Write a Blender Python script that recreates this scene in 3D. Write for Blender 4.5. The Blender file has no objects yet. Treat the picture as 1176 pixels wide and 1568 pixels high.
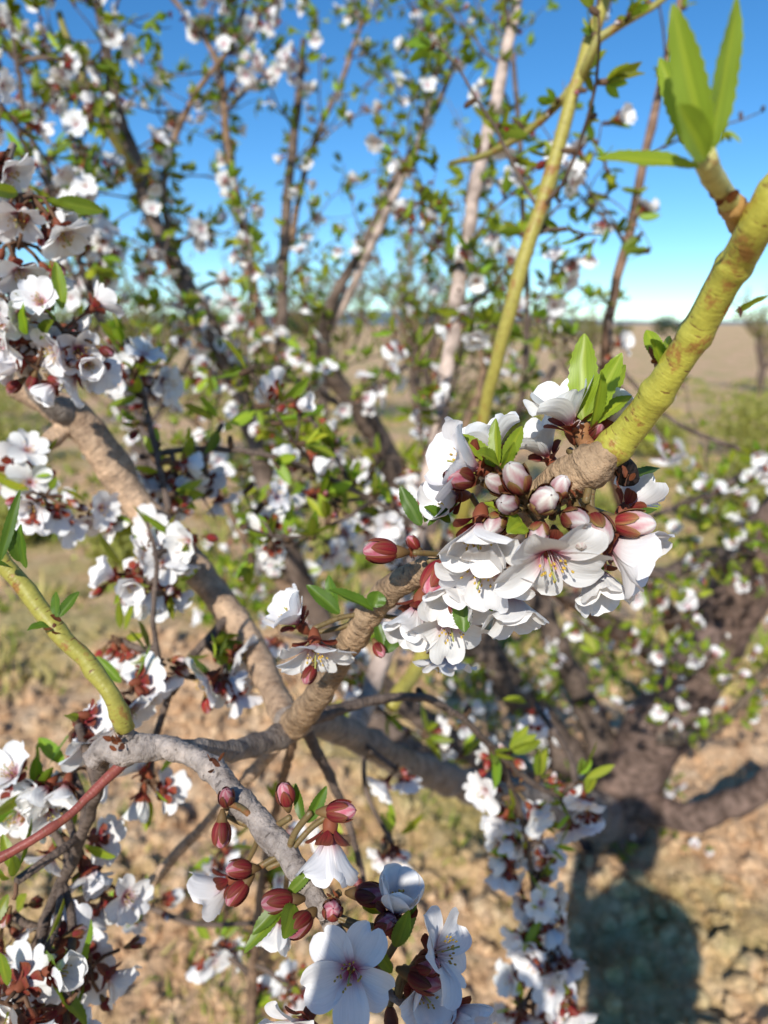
import bpy, math, random, bmesh
import numpy as np
from mathutils import Vector, noise
rnd = random.Random(11)
rad = math.radians
# ------------------------------------------------------------------ survey frame
EYE = np.array([0.0, 0.0, 1.5]); PITCH = rad(14.0)
F = np.array([0, math.cos(PITCH), -math.sin(PITCH)])
U = np.array([0, math.sin(PITCH), math.cos(PITCH)])
R = np.array([1.0, 0, 0])
FP = 1141.0
def S(a, b, d):            # sight line (a right, b down) and distance -> world point
    return EYE + d * (F + (a - 588) / FP * R + (784 - b) / FP * U)
def nz(v):
    v = np.asarray(v, float); return v / (np.linalg.norm(v) + 1e-12)
def D(r, u, t): return nz(r * R + u * U - t * F)
def depth(p): return float(np.dot(p - EYE, F))
def rv():
    while True:
        v = np.array([rnd.uniform(-1, 1) for _ in range(3)])
        n = np.linalg.norm(v)
        if 0.05 < n < 1: return v / n
def frame(z, roll=None, ref=None):
    z = nz(z)
    if ref is None:
        a = np.array([0, 0, 1.0]) if abs(z[2]) < 0.9 else np.array([1.0, 0, 0])
        x = nz(np.cross(a, z)); y = np.cross(z, x)
        r = rnd.uniform(0, 6.283) if roll is None else roll
        x, y = x * math.cos(r) + y * math.sin(r), -x * math.sin(r) + y * math.cos(r)
    else:
        y = nz(ref - np.dot(ref, z) * z); x = np.cross(y, z)
    return np.stack([x, y, z], 1)
# ------------------------------------------------------------------ mesh builder
class MB:
    def __init__(s): s.v = []; s.q = []; s.m = []; s.c = []; s.t = []; s.n = 0
    def add(s, V, Q, M, C, T=None):
        V = np.asarray(V, float); Q = np.asarray(Q, int); k = len(V)
        C = np.asarray(C, float)
        if C.ndim == 1: C = np.tile(C, (k, 1))
        if np.isscalar(M): M = np.full(len(Q), M)
        s.v.append(V); s.q.append(Q + s.n); s.m.append(np.asarray(M)); s.c.append(C)
        s.t.append(V if T is None else T); s.n += k
    def arr(s):
        return [np.concatenate(x) for x in (s.v, s.q, s.m, s.c, s.t)]
    def build(s, name, mats, parent=None, smooth=True, link=True):
        V, Q, M, C, T = s.arr()
        me = bpy.data.meshes.new(name)
        me.vertices.add(len(V)); me.vertices.foreach_set("co", V.ravel().astype(np.float32))
        me.loops.add(Q.size); me.loops.foreach_set("vertex_index", Q.ravel().astype(np.int32))
        me.polygons.add(len(Q)); me.polygons.foreach_set("loop_start", np.arange(0, Q.size, 4, dtype=np.int32))
        me.polygons.foreach_set("material_index", M.astype(np.int32))
        me.polygons.foreach_set("use_smooth", np.full(len(Q), smooth, dtype=bool))
        me.update(calc_edges=True)
        a = me.attributes.new("Col", 'FLOAT_COLOR', 'POINT')
        a.data.foreach_set("color", np.concatenate([C, np.ones((len(C), 1))], 1).ravel().astype(np.float32))
        a = me.attributes.new("tuv", 'FLOAT_VECTOR', 'POINT')
        a.data.foreach_set("vector", T.ravel().astype(np.float32))
        for m in mats: me.materials.append(m)
        if not link: return me
        ob = bpy.data.objects.new(name, me); bpy.context.collection.objects.link(ob)
        if parent: ob.parent = parent
        return ob
def gridq(nu, nv, wrap=False):
    q = []
    W = nv if wrap else nv + 1
    for i in range(nu):
        for j in range(nv):
            j2 = (j + 1) % W if wrap else j + 1
            q.append((i * W + j, (i + 1) * W + j, (i + 1) * W + j2, i * W + j2))
    return np.array(q)
_gq = {}
def gq(*a):
    if a not in _gq: _gq[a] = gridq(*a)
    return _gq[a]
def cr(P, step):
    P = np.asarray(P, float); out = []
    Pe = np.vstack([2 * P[0] - P[1], P, 2 * P[-1] - P[-2]])
    for i in range(1, len(Pe) - 2):
        p0, p1, p2, p3 = Pe[i - 1:i + 3]
        n = max(1, int(np.linalg.norm((p2 - p1)[:3]) / step))
        for k in range(n):
            t = k / n
            out.append(0.5 * ((2 * p1) + (-p0 + p2) * t + (2 * p0 - 5 * p1 + 4 * p2 - p3) * t * t + (-p0 + 3 * p1 - 3 * p2 + p3) * t ** 3))
    out.append(P[-1]); return np.array(out)
def tube(mb, P, r, seg, mat, col, rough=0.0, nfreq=1.0):
    P = np.asarray(P, float); n = len(P); r = np.broadcast_to(np.asarray(r, float), (n,))
    T = np.gradient(P, axis=0); T /= (np.linalg.norm(T, axis=1)[:, None] + 1e-12)
    a = np.array([0, 0, 1.0]) if abs(T[0][2]) < 0.9 else np.array([1.0, 0, 0])
    x = nz(np.cross(a, T[0])); s = 0.0
    ph = np.arange(seg) / seg * 2 * math.pi; V = []; UVV = []
    off = rnd.uniform(0, 50)
    for i in range(n):
        x = nz(x - np.dot(x, T[i]) * T[i]); y = np.cross(T[i], x)
        if i: s += np.linalg.norm(P[i] - P[i - 1])
        cs, sn = np.cos(ph), np.sin(ph)
        rr = np.full(seg, r[i])
        if rough > 0:
            k = nfreq / max(r[i], 1e-4)
            f = np.array([noise.noise(Vector((c * 1.1 * nfreq, d * 1.1 * nfreq, s * k * .6 + off))) + .6 * noise.noise(Vector((c * 3.1 * nfreq, d * 3.1 * nfreq, s * k * 2.2 + off))) for c, d in zip(cs, sn)])
            rr = rr * (1 + rough * f)
        V.append(P[i] + np.outer(cs * rr, x) + np.outer(sn * rr, y))
        UVV.append(np.stack([cs * rr, sn * rr, np.full(seg, s + off)], 1))
    V.append(P[-1] + T[-1] * r[-1] * .5 + (V[-1] - P[-1]) * .03); UVV.append(UVV[-1].copy())
    V.insert(0, P[0] - T[0] * r[0] * .4 + (V[0] - P[0]) * .03); UVV.insert(0, UVV[0].copy())
    c = np.asarray(col, float)
    if c.ndim == 2:
        c = np.vstack([c[:1], c, c[-1:]]); c = np.repeat(c, seg, 0)
    mb.add(np.vstack(V), gq(n + 1, seg, True), mat, c, np.vstack(UVV))
# ------------------------------------------------------------------ templates
WHITE = np.array([.93, .92, .905]); MAG = np.array([.52, .03, .12])
def petal_to(mb, L, W, th0, th1, phi, cup, nu, nv, wr, pink, mat=0, c0=None, c1=None, notch=.1, z0=0, br=.0012):
    t = np.linspace(0, 1, nu + 1); u = 1 - (1 - t) ** 1.35
    v = np.linspace(-1, 1, nv + 1)
    fine = np.linspace(0, 1, 41); th = th0 + (th1 - th0) * fine
    rr = br + np.concatenate([[0], np.cumsum(np.sin(th[:-1]))]) * L / 40
    hh = z0 + np.concatenate([[0], np.cumsum(np.cos(th[:-1]))]) * L / 40
    UU, VV = np.meshgrid(u, v, indexing='ij')
    u2 = UU * (1 - notch * np.exp(-(VV / .3) ** 2) * UU ** 4)
    r = np.interp(u2, fine, rr); h = np.interp(u2, fine, hh); a = np.interp(u2, fine, th)
    uc = np.clip(UU, 0, .985)
    w = W / 2 * (uc ** .75 * (1 - uc) ** .35 / .503) + .0004 * (1 - UU)
    o = rnd.uniform(0, 6)
    off = cup * w * VV ** 2 + wr * L * UU * (np.sin(VV * 3.3 + o + UU * 3) * .6 + np.sin(VV * 7 + 2 * o - UU * 4) * .3 + np.sin(VV * 2 + UU * 9 + o) * .35)
    r = r - np.cos(a) * off; h = h + np.sin(a) * off
    X = r * math.cos(phi) - VV * w * math.sin(phi); Y = r * math.sin(phi) + VV * w * math.cos(phi)
    V = np.stack([X, Y, h], -1).reshape(-1, 3)
    if c0 is None:
        if nu < 8: k = np.exp(-(UU / .14) ** 2) * pink * .75
        else: k = np.exp(-(UU / .17) ** 2) * pink + .14 * pink * np.exp(-((UU - .15) / .18) ** 2)
        k = k[..., None].clip(0, 1)
        C = WHITE * (1 - k) + MAG * k
    else:
        k = (UU ** 1.5)[..., None]; e = (np.abs(VV) ** 3 * .5)[..., None]; k = np.clip(k + e, 0, 1)
        C = np.asarray(c0) * (1 - k) + np.asarray(c1) * k
    mb.add(V, gq(nu, nv), mat, C.reshape(-1, 3), np.stack([VV, UU, 0 * UU + o], -1).reshape(-1, 3))
def ellip(mb, c, rx, rz, nu, nv, mat, col, axis=None):
    t = np.linspace(.06, math.pi - .06, nu + 1); ph = np.arange(nv) / nv * 6.2832
    TT, PH = np.meshgrid(t, ph, indexing='ij')
    V = np.stack([rx * np.sin(TT) * np.cos(PH), rx * np.sin(TT) * np.sin(PH), -rz * np.cos(TT)], -1).reshape(-1, 3)
    if axis is not None: V = V @ frame(axis, 0).T
    mb.add(V + c, gq(nu, nv, True), mat, col)
RED = np.array([.25, .014, .024]); GRN = np.array([.36, .34, .10]); RB = np.array([.16, .04, .03])
def flower_t(lod, op, pink=1.0):
    mb = MB(); nu, nv = [(3, 2), (6, 4), (12, 8)][lod]
    mp_, ms_ = (0, 1) if lod == 2 else (4, 5)
    th0 = rad(20 + 38 * op); th1 = rad(28 + 66 * op)
    for i in range(5):
        petal_to(mb, .0185 * rnd.uniform(.88, 1.08), .0164 * rnd.uniform(.85, 1.1), th0 + rnd.uniform(-.16, .16), th1 + rnd.uniform(-.4, .35),
                 i * 1.2566 + rnd.uniform(-.17, .17), .35 + (1 - op) * .35, nu, nv, .06, pink, mp_, z0=.0005, notch=rnd.uniform(.03, .14))
    seg = [4, 6, 12][lod]
    tube(mb, [(0, 0, -.008), (0, 0, -.006), (0, 0, -.003), (0, 0, .0)], [.0009, .0022, .003, .0028], seg, ms_, RED * .8 + GRN * .2)
    for i in range(5):
        petal_to(mb, .0082, .0068, rad(35 + 30 * op), rad(50 + 50 * op), i * 1.2566 + .63, .3, [1, 3, 5][lod], [2, 2, 4][lod], .02, 0, ms_,
                 RED, RED * .75 + GRN * .2, 0, -.0012, .0026)
    ns = [0, 8, 20][lod]
    for i in range(ns):
        a = rnd.uniform(0, 6.283); s = rnd.uniform(.1, .6) * (.45 + .55 * op); l = rnd.uniform(.006, .0108)
        d = np.array([math.sin(s) * math.cos(a), math.sin(s) * math.sin(a), math.cos(s)])
        b = np.array([math.cos(a), math.sin(a), 0]) * .0013
        tube(mb, [b, b + d * l * .5 + b * .3, b + d * l], .00014, 3, 2, np.array([.85, .70, .68]))
        ellip(mb, b + d * l, .00048 if lod == 2 else .0007, .0007, 3, 5, 3, np.array([.70, .46, .08]) * rnd.uniform(.65, 1.1), d)
    if lod == 2: tube(mb, [(0, 0, 0), (0, 0, .006), (.0005, 0, .012)], [.0004, .0003, .0004], 5, 2, (.5, .5, .15))
    return mb.arr()
def bud_t(lod, swell):
    mb = MB(); nu, nv = [(3, 5), (6, 8), (12, 20)][lod]
    mp_, ms_ = (0, 1) if lod == 2 else (4, 5)
    H = .0138; Wd = .0041
    t = np.linspace(.08, math.pi - .08, nu + 1); ph = np.arange(nv) / nv * 6.2832
    TT, PH = np.meshgrid(t, ph, indexing='ij')
    prof = np.sin(TT) * (1 + .05 * np.cos(TT))
    rip = 1 + .09 * np.sin(PH * 5 + TT * 3.5)
    z = H * .5 - H * .5 * np.cos(TT)
    k = np.clip((z / H) ** 1.5 * swell + .25 * np.sin(PH * 5 + TT * 3.5), 0, 1)[..., None]
    C = (np.array([.60, .14, .2]) * (1 - k) + np.array([.9, .88, .8]) * k).reshape(-1, 3)
    mb.add(np.stack([Wd * prof * rip * np.cos(PH), Wd * prof * rip * np.sin(PH), z], -1).reshape(-1, 3), gq(nu, nv, True), mp_, C)
    hi = .66 if swell > .6 else .84
    su, sv = [(2, 2), (4, 4), (9, 8)][lod]
    for i in range(5):
        uu = np.linspace(.02, 1, su + 1); vv = np.linspace(-1, 1, sv + 1)
        UU, VV = np.meshgrid(uu, vv, indexing='ij')
        hh = hi * rnd.uniform(.84, 1.08)
        T2 = .15 + UU * hh * (math.pi - .25); half = .74 * np.sqrt(np.clip(1 - UU ** 2.2, .003, 1))
        P2 = i * 1.2566 + VV * half + .12 * UU
        rr = Wd * (1.08 + .08 * VV + .06 * np.cos(VV * 2.2) + .13 * UU ** 3) * np.sin(T2) * (1 + .05 * np.cos(T2)) + .0003
        zz = H * .5 - H * .515 * np.cos(T2)
        g = rnd.uniform(.5, 1.2) if swell > .6 else .35
        kk = np.clip((UU ** 3.5 * .7 + np.abs(VV) ** 3.5 * .55) * g + .08 * np.sin(VV * 9), 0, 1)[..., None]
        C = RED * rnd.uniform(.65, 1.35) * (1 - kk) + (RED * .3 + GRN * .9) * kk
        mb.add(np.stack([rr * np.cos(P2), rr * np.sin(P2), zz], -1).reshape(-1, 3), gq(su, sv), ms_, C.reshape(-1, 3), np.stack([VV, UU, 0 * UU + i], -1).reshape(-1, 3))
    tube(mb, [(0, 0, -.005), (0, 0, -.002), (0, 0, .0015)], [.001, .0022, .0031], [4, 6, 12][lod], ms_, RB * .7 + GRN * .3)
    return mb.arr()
def leaf_t(lod, bend, fold):
    mb = MB(); nu, nv = [(2, 2), (5, 2), (22, 6)][lod]
    u = np.linspace(0, 1, nu + 1); v = np.linspace(-1, 1, nv + 1)
    UU, VV = np.meshgrid(u, v, indexing='ij')
    w = .5 * (np.clip(UU, .0, .995) ** .65 * (1 - np.clip(UU, 0, .995)) ** .75) / .385 + .012
    if lod == 0: w = w * 1.25
    if lod == 2: w = w * (1 + .06 * np.abs(VV) ** 3 * np.where(np.arange(nu + 1) % 2, 1, -1)[:, None])
    X = VV * w; Y = -bend * UU ** 2 + fold * np.abs(X) + .03 * np.sin(UU * 14 + VV * 3) * np.abs(VV)
    V = np.stack([X, Y, UU], -1).reshape(-1, 3)
    k = np.exp(-(VV / .16) ** 2)[..., None] * .6
    C = np.ones((nu + 1, nv + 1, 3)) * (1 - k) + np.array([1.6, 1.35, 1.2]) * k
    mb.add(V, gq(nu, nv), 0 if lod == 2 else 1, C.reshape(-1, 3), np.stack([VV, UU, 0 * UU], -1).reshape(-1, 3))
    return mb.arr()
FLW = {l: [flower_t(l, o, p) for o, p in ((1, 1), (.95, .7), (.8, 1.1), (1, .5), (.65, .8), (.9, .9))] for l in (0, 1, 2)}
HALF = {l: [flower_t(l, o, p) for o, p in ((.12, 1.), (.3, 1.0), (.42, .8))] for l in (0, 1, 2)}
BUD = {l: [bud_t(l, s) for s in (.2, .9, 1.0)] for l in (0, 1, 2)}
LEAF = {l: [leaf_t(l, b, f) for b, f in ((.05, .35), (.18, .5), (-.12, .3), (.28, .25))] for l in (0, 1, 2)}
class Pool:
    def __init__(s): s.d = {}
    def put(s, tp, M, o, tint=(1, 1, 1)):
        e = s.d.setdefault(id(tp), (tp, [], [], []))
        e[1].append(M); e[2].append(o); e[3].append(tint)
    def flush(s, mb):
        for tp, Ms, Os, Ts in s.d.values():
            V, Q, M, C, T = tp; Ms = np.array(Ms); Os = np.array(Os); Ts = np.array(Ts); K = len(Os); n = len(V)
            VV = np.einsum('kij,nj->kni', Ms, V) + Os[:, None]
            CC = C[None] * Ts[:, None]
            QQ = Q[None] + (np.arange(K) * n)[:, None, None]
            mb.add(VV.reshape(-1, 3), QQ.reshape(-1, 4), np.tile(M, K), CC.reshape(-1, 3), np.tile(T, (K, 1)))
        s.d = {}
LEAFC = np.array([.28, .365, .033])
class Plant:
    def __init__(s): s.bark = MB(); s.blo = MB(); s.lf = MB(); s.pb = Pool(); s.pl = Pool()
    def flower(s, o, d, sc=1.0, kind='open', lod=2, roll=None, idx=None):
        src = {'open': FLW, 'half': HALF, 'bud': BUD}[kind][lod]
        tp = src[idx] if idx is not None else rnd.choice(src)
        g = rnd.uniform(.93, 1.03); dk = rnd.uniform(.65, 1.1) if kind == 'bud' else 1
        s.pb.put(tp, frame(d, roll) * sc, np.asarray(o, float), (g * dk, g * dk * rnd.uniform(.98, 1), g * dk * rnd.uniform(.97, 1)))
    def leaf(s, o, d, L, w=.3, lod=1, ref=None, tint=None, idx=None):
        tp = LEAF[lod][idx] if idx is not None else rnd.choice(LEAF[lod])
        M = frame(d, None, ref) @ np.diag([L * w, L * w, L])
        t = tint if tint is not None else LEAFC * rnd.uniform(.45, 1.15) * np.array([rnd.uniform(.7, 1.15), 1, 1])
        s.pl.put(tp, M, np.asarray(o, float), t)
    def spur(s, o, d, nf, nb, nl, lod, R0=.012, ls=1.0):
        if lod > 0:
            e = o + d * rnd.uniform(.004, .010)
            tube(s.bark, [o - d * .003, (o + e) / 2 + rv() * .001, e], [.0022, .0026, .0018], 6, 2, (.11, .07, .045))
        for _ in range(nf):
            dd = nz(d + rv() * .95 + np.array([0, 0, -.2])); p = o + dd * rnd.uniform(.6, 1.2) * R0
            s.flower(p + dd * .006, dd, rnd.uniform(.72, .95), 'open' if rnd.random() < .7 else 'half', lod)
            if lod > 0: tube(s.bark, [o, p], .0011, 4, 2, (.14, .1, .05))
        for _ in range(nb):
            dd = nz(d + rv() * .9); s.flower(o + dd * R0 * .7, dd, rnd.uniform(.4, .72), 'bud', lod)
        if nl:
            ax = nz(d + rv() * .4 + np.array([0, 0, .25]))
            for _ in range(nl):
                dd = nz(ax + rv() * .8); s.leaf(o + ax * .003, dd, rnd.uniform(.010, .027) * ls, rnd.uniform(.26, .42), lod)
    def finish(s, parent, names=('branches', 'blossoms', 'leaves'), link=True):
        s.pb.flush(s.blo); s.pl.flush(s.lf)
        r = []
        if s.bark.v: r.append(s.bark.build(names[0], [M_BARK, M_YOUNG, M_BFAR], parent, link=link))
        if s.blo.v: r.append(s.blo.build(names[1], [M_PETAL, M_SEPAL, M_FIL, M_ANTH, M_PFAR, M_SFAR], parent, link=link))
        if s.lf.v: r.append(s.lf.build(names[2], [M_LEAF, M_LFAR], parent, link=link))
        return r
# ------------------------------------------------------------------ materials
def newmat(name):
    m = bpy.data.materials.new(name); m.use_nodes = True; nt = m.node_tree; nt.nodes.clear()
    out = nt.nodes.new('ShaderNodeOutputMaterial'); return m, nt, out
def N(nt, t, **k):
    n = nt.nodes.new(t)
    for a, b in k.items(): setattr(n, a, b)
    return n
def attr(nt, n): return N(nt, 'ShaderNodeAttribute', attribute_name=n)
def ramp(nt, fac, stops):
    r = N(nt, 'ShaderNodeValToRGB'); e = r.color_ramp.elements
    while len(e) < len(stops): e.new(.5)
    for x, (p, c) in zip(e, stops): x.position = p; x.color = (*c, 1)
    nt.links.new(fac, r.inputs[0]); return r.outputs[0]
def mix(nt, a, b, f=None, mode='MIX', fv=.5):
    m = N(nt, 'ShaderNodeMix', data_type='RGBA', blend_type=mode); m.inputs[0].default_value = fv
    if f is not None: nt.links.new(f, m.inputs[0])
    for s, i in ((a, 6), (b, 7)):
        if isinstance(s, tuple): m.inputs[i].default_value = (*s, 1)
        else: nt.links.new(s, m.inputs[i])
    return m.outputs[2]
def thin(name, rough, trans, tmul, spec=.3, vein=0.0, veinscale=6, bump=False):
    m, nt, out = newmat(name); L = nt.links.new
    c = attr(nt, 'Col').outputs[0]
    p = N(nt, 'ShaderNodeBsdfPrincipled'); p.inputs['Roughness'].default_value = rough; p.inputs['Specular IOR Level'].default_value = spec
    if vein:
        tv = attr(nt, 'tuv').outputs[1]
        mp = N(nt, 'ShaderNodeMapping'); mp.inputs['Scale'].default_value = (veinscale * 2.2, veinscale * .35, 1); L(tv, mp.inputs[0])
        ns = N(nt, 'ShaderNodeTexNoise'); ns.inputs['Scale'].default_value = 1.0; ns.inputs['Detail'].default_value = 2; L(mp.outputs[0], ns.inputs[0])
        c = mix(nt, c, ramp(nt, ns.outputs[0], [(.35, (1 - vein,) * 3), (.62, (1, 1, 1))]), mode='MULTIPLY', fv=1.0)
        if bump:
            bp = N(nt, 'ShaderNodeBump'); bp.inputs['Strength'].default_value = .4; bp.inputs['Distance'].default_value = .0006
            L(ns.outputs[0], bp.inputs['Height']); L(bp.outputs[0], p.inputs['Normal'])
    L(c, p.inputs['Base Color'])
    t = N(nt, 'ShaderNodeBsdfTranslucent'); L(mix(nt, c, tmul, mode='MULTIPLY', fv=1.0), t.inputs[0])
    ms = N(nt, 'ShaderNodeMixShader'); ms.inputs[0].default_value = trans
    L(p.outputs[0], ms.inputs[1]); L(t.outputs[0], ms.inputs[2]); L(ms.outputs[0], out.inputs[0]); return m
M_PETAL = thin('petal', .6, .24, (1, .98, .97), .15, .06, 5, True)
M_SEPAL = thin('sepal', .58, .06, (1.2, .8, .6), .22, .45, 4, True)
M_FIL = thin('filament', .5, .3, (1, 1, 1))
M_ANTH = thin('anther', .7, .1, (1, 1, 1), .2)
M_LEAF = thin('leaf', .4, .38, (1.7, 1.6, .6), .4, .22, 4)
M_PFAR = thin('petal_far', .6, .26, (1, .99, .98), .1)
M_SFAR = thin('sepal_far', .7, .05, (1, .8, .6), .1)
M_LFAR = thin('leaf_far', .45, .36, (1.6, 1.5, .6), .3)
M_WEED = thin('weed', .7, .3, (1.4, 1.3, .7), .1)
def barkmat(name, young):
    m, nt, out = newmat(name); L = nt.links.new
    c = attr(nt, 'Col').outputs[0]; tv = attr(nt, 'tuv').outputs[1]
    p = N(nt, 'ShaderNodeBsdfPrincipled'); p.inputs['Roughness'].default_value = .45 if young else .8
    p.inputs['Specular IOR Level'].default_value = .35 if young else .2
    n1 = N(nt, 'ShaderNodeTexNoise'); n1.inputs['Scale'].default_value = 260 if young else 190; n1.inputs['Detail'].default_value = 4; n1.inputs['Roughness'].default_value = .7
    L(tv, n1.inputs[0])
    mp = N(nt, 'ShaderNodeMapping'); mp.inputs['Scale'].default_value = (180, 180, 900) if young else (200, 200, 520); L(tv, mp.inputs[0])
    n2 = N(nt, 'ShaderNodeTexNoise'); n2.inputs['Scale'].default_value = 1; n2.inputs['Detail'].default_value = 3; L(mp.outputs[0], n2.inputs[0])
    n3 = N(nt, 'ShaderNodeTexNoise'); n3.inputs['Scale'].default_value = 60 if young else 45; n3.inputs['Detail'].default_value = 5; n3.inputs['Roughness'].default_value = .72; L(tv, n3.inputs[0])
    if young:
        c = mix(nt, c, ramp(nt, n1.outputs[0], [(.3, (.8, .78, .7)), (.65, (1.1, 1.08, 1.05))]), mode='MULTIPLY', fv=1)
        c = mix(nt, c, (.30, .10, .035), ramp(nt, n3.outputs[0], [(.55, (0, 0, 0)), (.62, (.75,) * 3)]))
        c = mix(nt, c, (.15, .06, .02), ramp(nt, n2.outputs[0], [(.64, (0, 0, 0)), (.68, (.85,) * 3)]))
    else:
        c = mix(nt, c, ramp(nt, n3.outputs[0], [(.34, (.66, .63, .61)), (.5, (1, 1, 1)), (.66, (1.45, 1.42, 1.38))]), mode='MULTIPLY', fv=1)
        c = mix(nt, c, ramp(nt, n1.outputs[0], [(.3, (.68, .65, .63)), (.6, (1.15, 1.13, 1.11))]), mode='MULTIPLY', fv=1)
        c = mix(nt, c, (.05, .037, .03), ramp(nt, n2.outputs[0], [(.62, (0, 0, 0)), (.69, (.65,) * 3)]))
    L(c, p.inputs['Base Color'])
    b = N(nt, 'ShaderNodeBump'); b.inputs['Strength'].default_value = .35 if young else .8; b.inputs['Distance'].default_value = .001 if young else .0025
    ad = N(nt, 'ShaderNodeMath', operation='ADD'); L(n1.outputs[0], ad.inputs[0]); L(n2.outputs[0], ad.inputs[1])
    L(ad.outputs[0], b.inputs['Height']); L(b.outputs[0], p.inputs['Normal']); L(p.outputs[0], out.inputs[0]); return m
M_BARK = barkmat('bark', False); M_YOUNG = barkmat('young_bark', True)
m, nt, out = newmat('bark_far'); L = nt.links.new
p = N(nt, 'ShaderNodeBsdfPrincipled'); p.inputs['Roughness'].default_value = .9; p.inputs['Specular IOR Level'].default_value = .1
q = N(nt, 'ShaderNodeTexNoise'); q.inputs['Scale'].default_value = 45; q.inputs['Detail'].default_value = 3; L(attr(nt, 'tuv').outputs[1], q.inputs[0])
L(mix(nt, attr(nt, 'Col').outputs[0], ramp(nt, q.outputs[0], [(.35, (.55, .53, .51)), (.65, (1.5, 1.46, 1.42))]), mode='MULTIPLY', fv=1), p.inputs[0]); L(p.outputs[0], out.inputs[0]); M_BFAR = m
GREY = (.26, .22, .19); DARK = (.14, .105, .085); TAN = (.44, .31, .21); BROWN = (.22, .145, .095); PINKG = (.44, .35, .30)
YG = (.44, .41, .065); REDT = (.27, .07, .055)
# ------------------------------------------------------------------ the almond tree
T = Plant(); SAMP = []
def stem(ctrl, mat=0, col=GREY, seg=None, rough=.12, fn=None, jit=1.0):
    P = np.array([[*S(a, b, d), w / 2 * d / FP] for a, b, d, w in ctrl])
    dm = min(c[2] for c in ctrl)
    if mat == 0 and dm > .58: mat = 2
    step = .0016 if dm < .3 else (.004 if dm < .6 else .02)
    P = cr(P, step); n = len(P)
    seg = seg or (24 if dm < .35 else 12 if dm < .7 else 8)
    s = np.concatenate([[0], np.cumsum(np.linalg.norm(np.diff(P[:, :3], axis=0), axis=1))])
    o = rnd.uniform(0, 99); r = P[:, 3].copy()
    for i in range(n):
        k = r[i] * .42 * jit; f = .22 / max(r[i], .002)
        P[i, :3] += k * np.array([noise.noise(Vector((s[i] * f, o, j * 9.))) for j in range(3)])
    per = max(.022, r.mean() * 4.5)
    ph = ((s + o) % per) / per - .5
    r = r * (1 + .18 * jit * np.exp(-(ph * per / (r * .5)) ** 2))
    if fn: r = fn(s, r)
    tube(T.bark, P[:, :3], r, seg, mat, col, rough)
    for i in range(0, n, max(1, int(.01 / step))): SAMP.append(P[i, :4])
    return P[:, :3], r
def callus(s, r):
    w = np.array([noise.noise(Vector((x * 330, 3.1, 0))) + .4 * noise.noise(Vector((x * 800, 7.7, 0))) for x in s])
    return r * (1 + (.07 + .14 * w) * np.exp(-((s - .014) / .013) ** 2) + .03 * w)
stA, _ = stem([(1270, 190, .18, 60), (1176, 315, .19, 56), (1130, 400, .205, 52), (1080, 490, .22, 49), (1020, 580, .235, 48), (965, 655, .25, 50), (915, 706, .258, 54), (880, 730, .263, 56)], 1, YG, 32, .05, jit=.8)
stem([(948, 676, .252, 36), (905, 712, .258, 60), (862, 740, .266, 62), (800, 785, .285, 46), (740, 830, .295, 40), (660, 872, .31, 40), (600, 905, .325, 42), (550, 960, .34, 42), (515, 1020, .36, 38), (480, 1075, .39, 40), (445, 1118, .44, 44)],
     0, (.34, .235, .145), 36, .13, callus, jit=.6)
stem([(440, 1110, .44, 46), (520, 1118, .6, 44), (610, 1165, .85, 44), (700, 1200, 1.2, 46), (800, 1225, 1.6, 52), (900, 1250, 2.1, 66), (935, 1262, 2.28, 80)], 0, GREY)
stem([(20, 590, .52, 40), (110, 640, .53, 52), (160, 690, .54, 54), (210, 770, .55, 50), (280, 850, .55, 46), (340, 925, .54, 44), (385, 990, .52, 42), (420, 1060, .48, 40), (445, 1115, .445, 44)], 0, TAN, jit=.6)
stem([(-40, 780, .5, 20), (60, 690, .52, 24), (112, 645, .53, 30)], 0, TAN)
stem([(115, 640, .53, 34), (60, 600, .5, 30), (20, 520, .46, 26), (-10, 420, .44, 22), (0, 300, .43, 18), (20, 220, .43, 10)], 0, GREY)
stB, _ = stem([(-40, 780, .33, 24), (0, 850, .33, 26), (60, 930, .33, 27), (130, 1010, .33, 26), (170, 1062, .33, 26), (190, 1112, .335, 30)], 1, (.36, .33, .07), 20, .08, jit=1.1)
stem([(140, 1165, .345, 26), (165, 1145, .343, 40), (200, 1146, .34, 46), (270, 1148, .335, 32), (330, 1182, .325, 36), (400, 1262, .31, 38), (450, 1325, .30, 34), (490, 1385, .29, 32), (525, 1450, .285, 26), (570, 1500, .285, 18), (620, 1540, .285, 12)], 0, (.31, .27, .245), 28, .17, jit=1.2)
stem([(188, 1095, .337, 28), (192, 1150, .34, 38)], 0, GREY, 16, .2)
stem([(260, 1146, .337, 30), (340, 1150, .37, 30), (400, 1140, .41, 34), (447, 1115, .44, 38)], 0, GREY)
stem([(190, 1165, .338, 18), (120, 1235, .325, 13), (60, 1280, .315, 14), (-30, 1330, .31, 15)], 1, REDT, 12, .08)
stP3, _ = stem([(165, 1150, .345, 20), (140, 1240, .38, 16), (100, 1340, .41, 18), (60, 1440, .42, 20), (30, 1540, .42, 20), (10, 1620, .42, 20)], 0, DARK)
stem([(440, 1120, .46, 26), (345, 1230, .5, 16), (250, 1330, .52, 17), (150, 1420, .54, 19), (40, 1510, .56, 22)], 0, TAN)
stO, _ = stem([(460, 1105, .445, 24), (560, 1075, .48, 15), (640, 1068, .5, 13), (700, 1095, .52, 11), (760, 1150, .55, 11), (825, 1205, .58, 9), (890, 1228, .6, 6)], 0, DARK)
stO2, _ = stem([(760, 1150, .55, 10), (798, 1250, .6, 9), (815, 1350, .62, 8), (820, 1450, .64, 8), (812, 1620, .64, 7)], 0, DARK)
stP, _ = stem([(470, 1120, .47, 18), (520, 1220, .5, 13), (545, 1300, .5, 10), (560, 1360, .5, 8)], 0, DARK)
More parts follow.
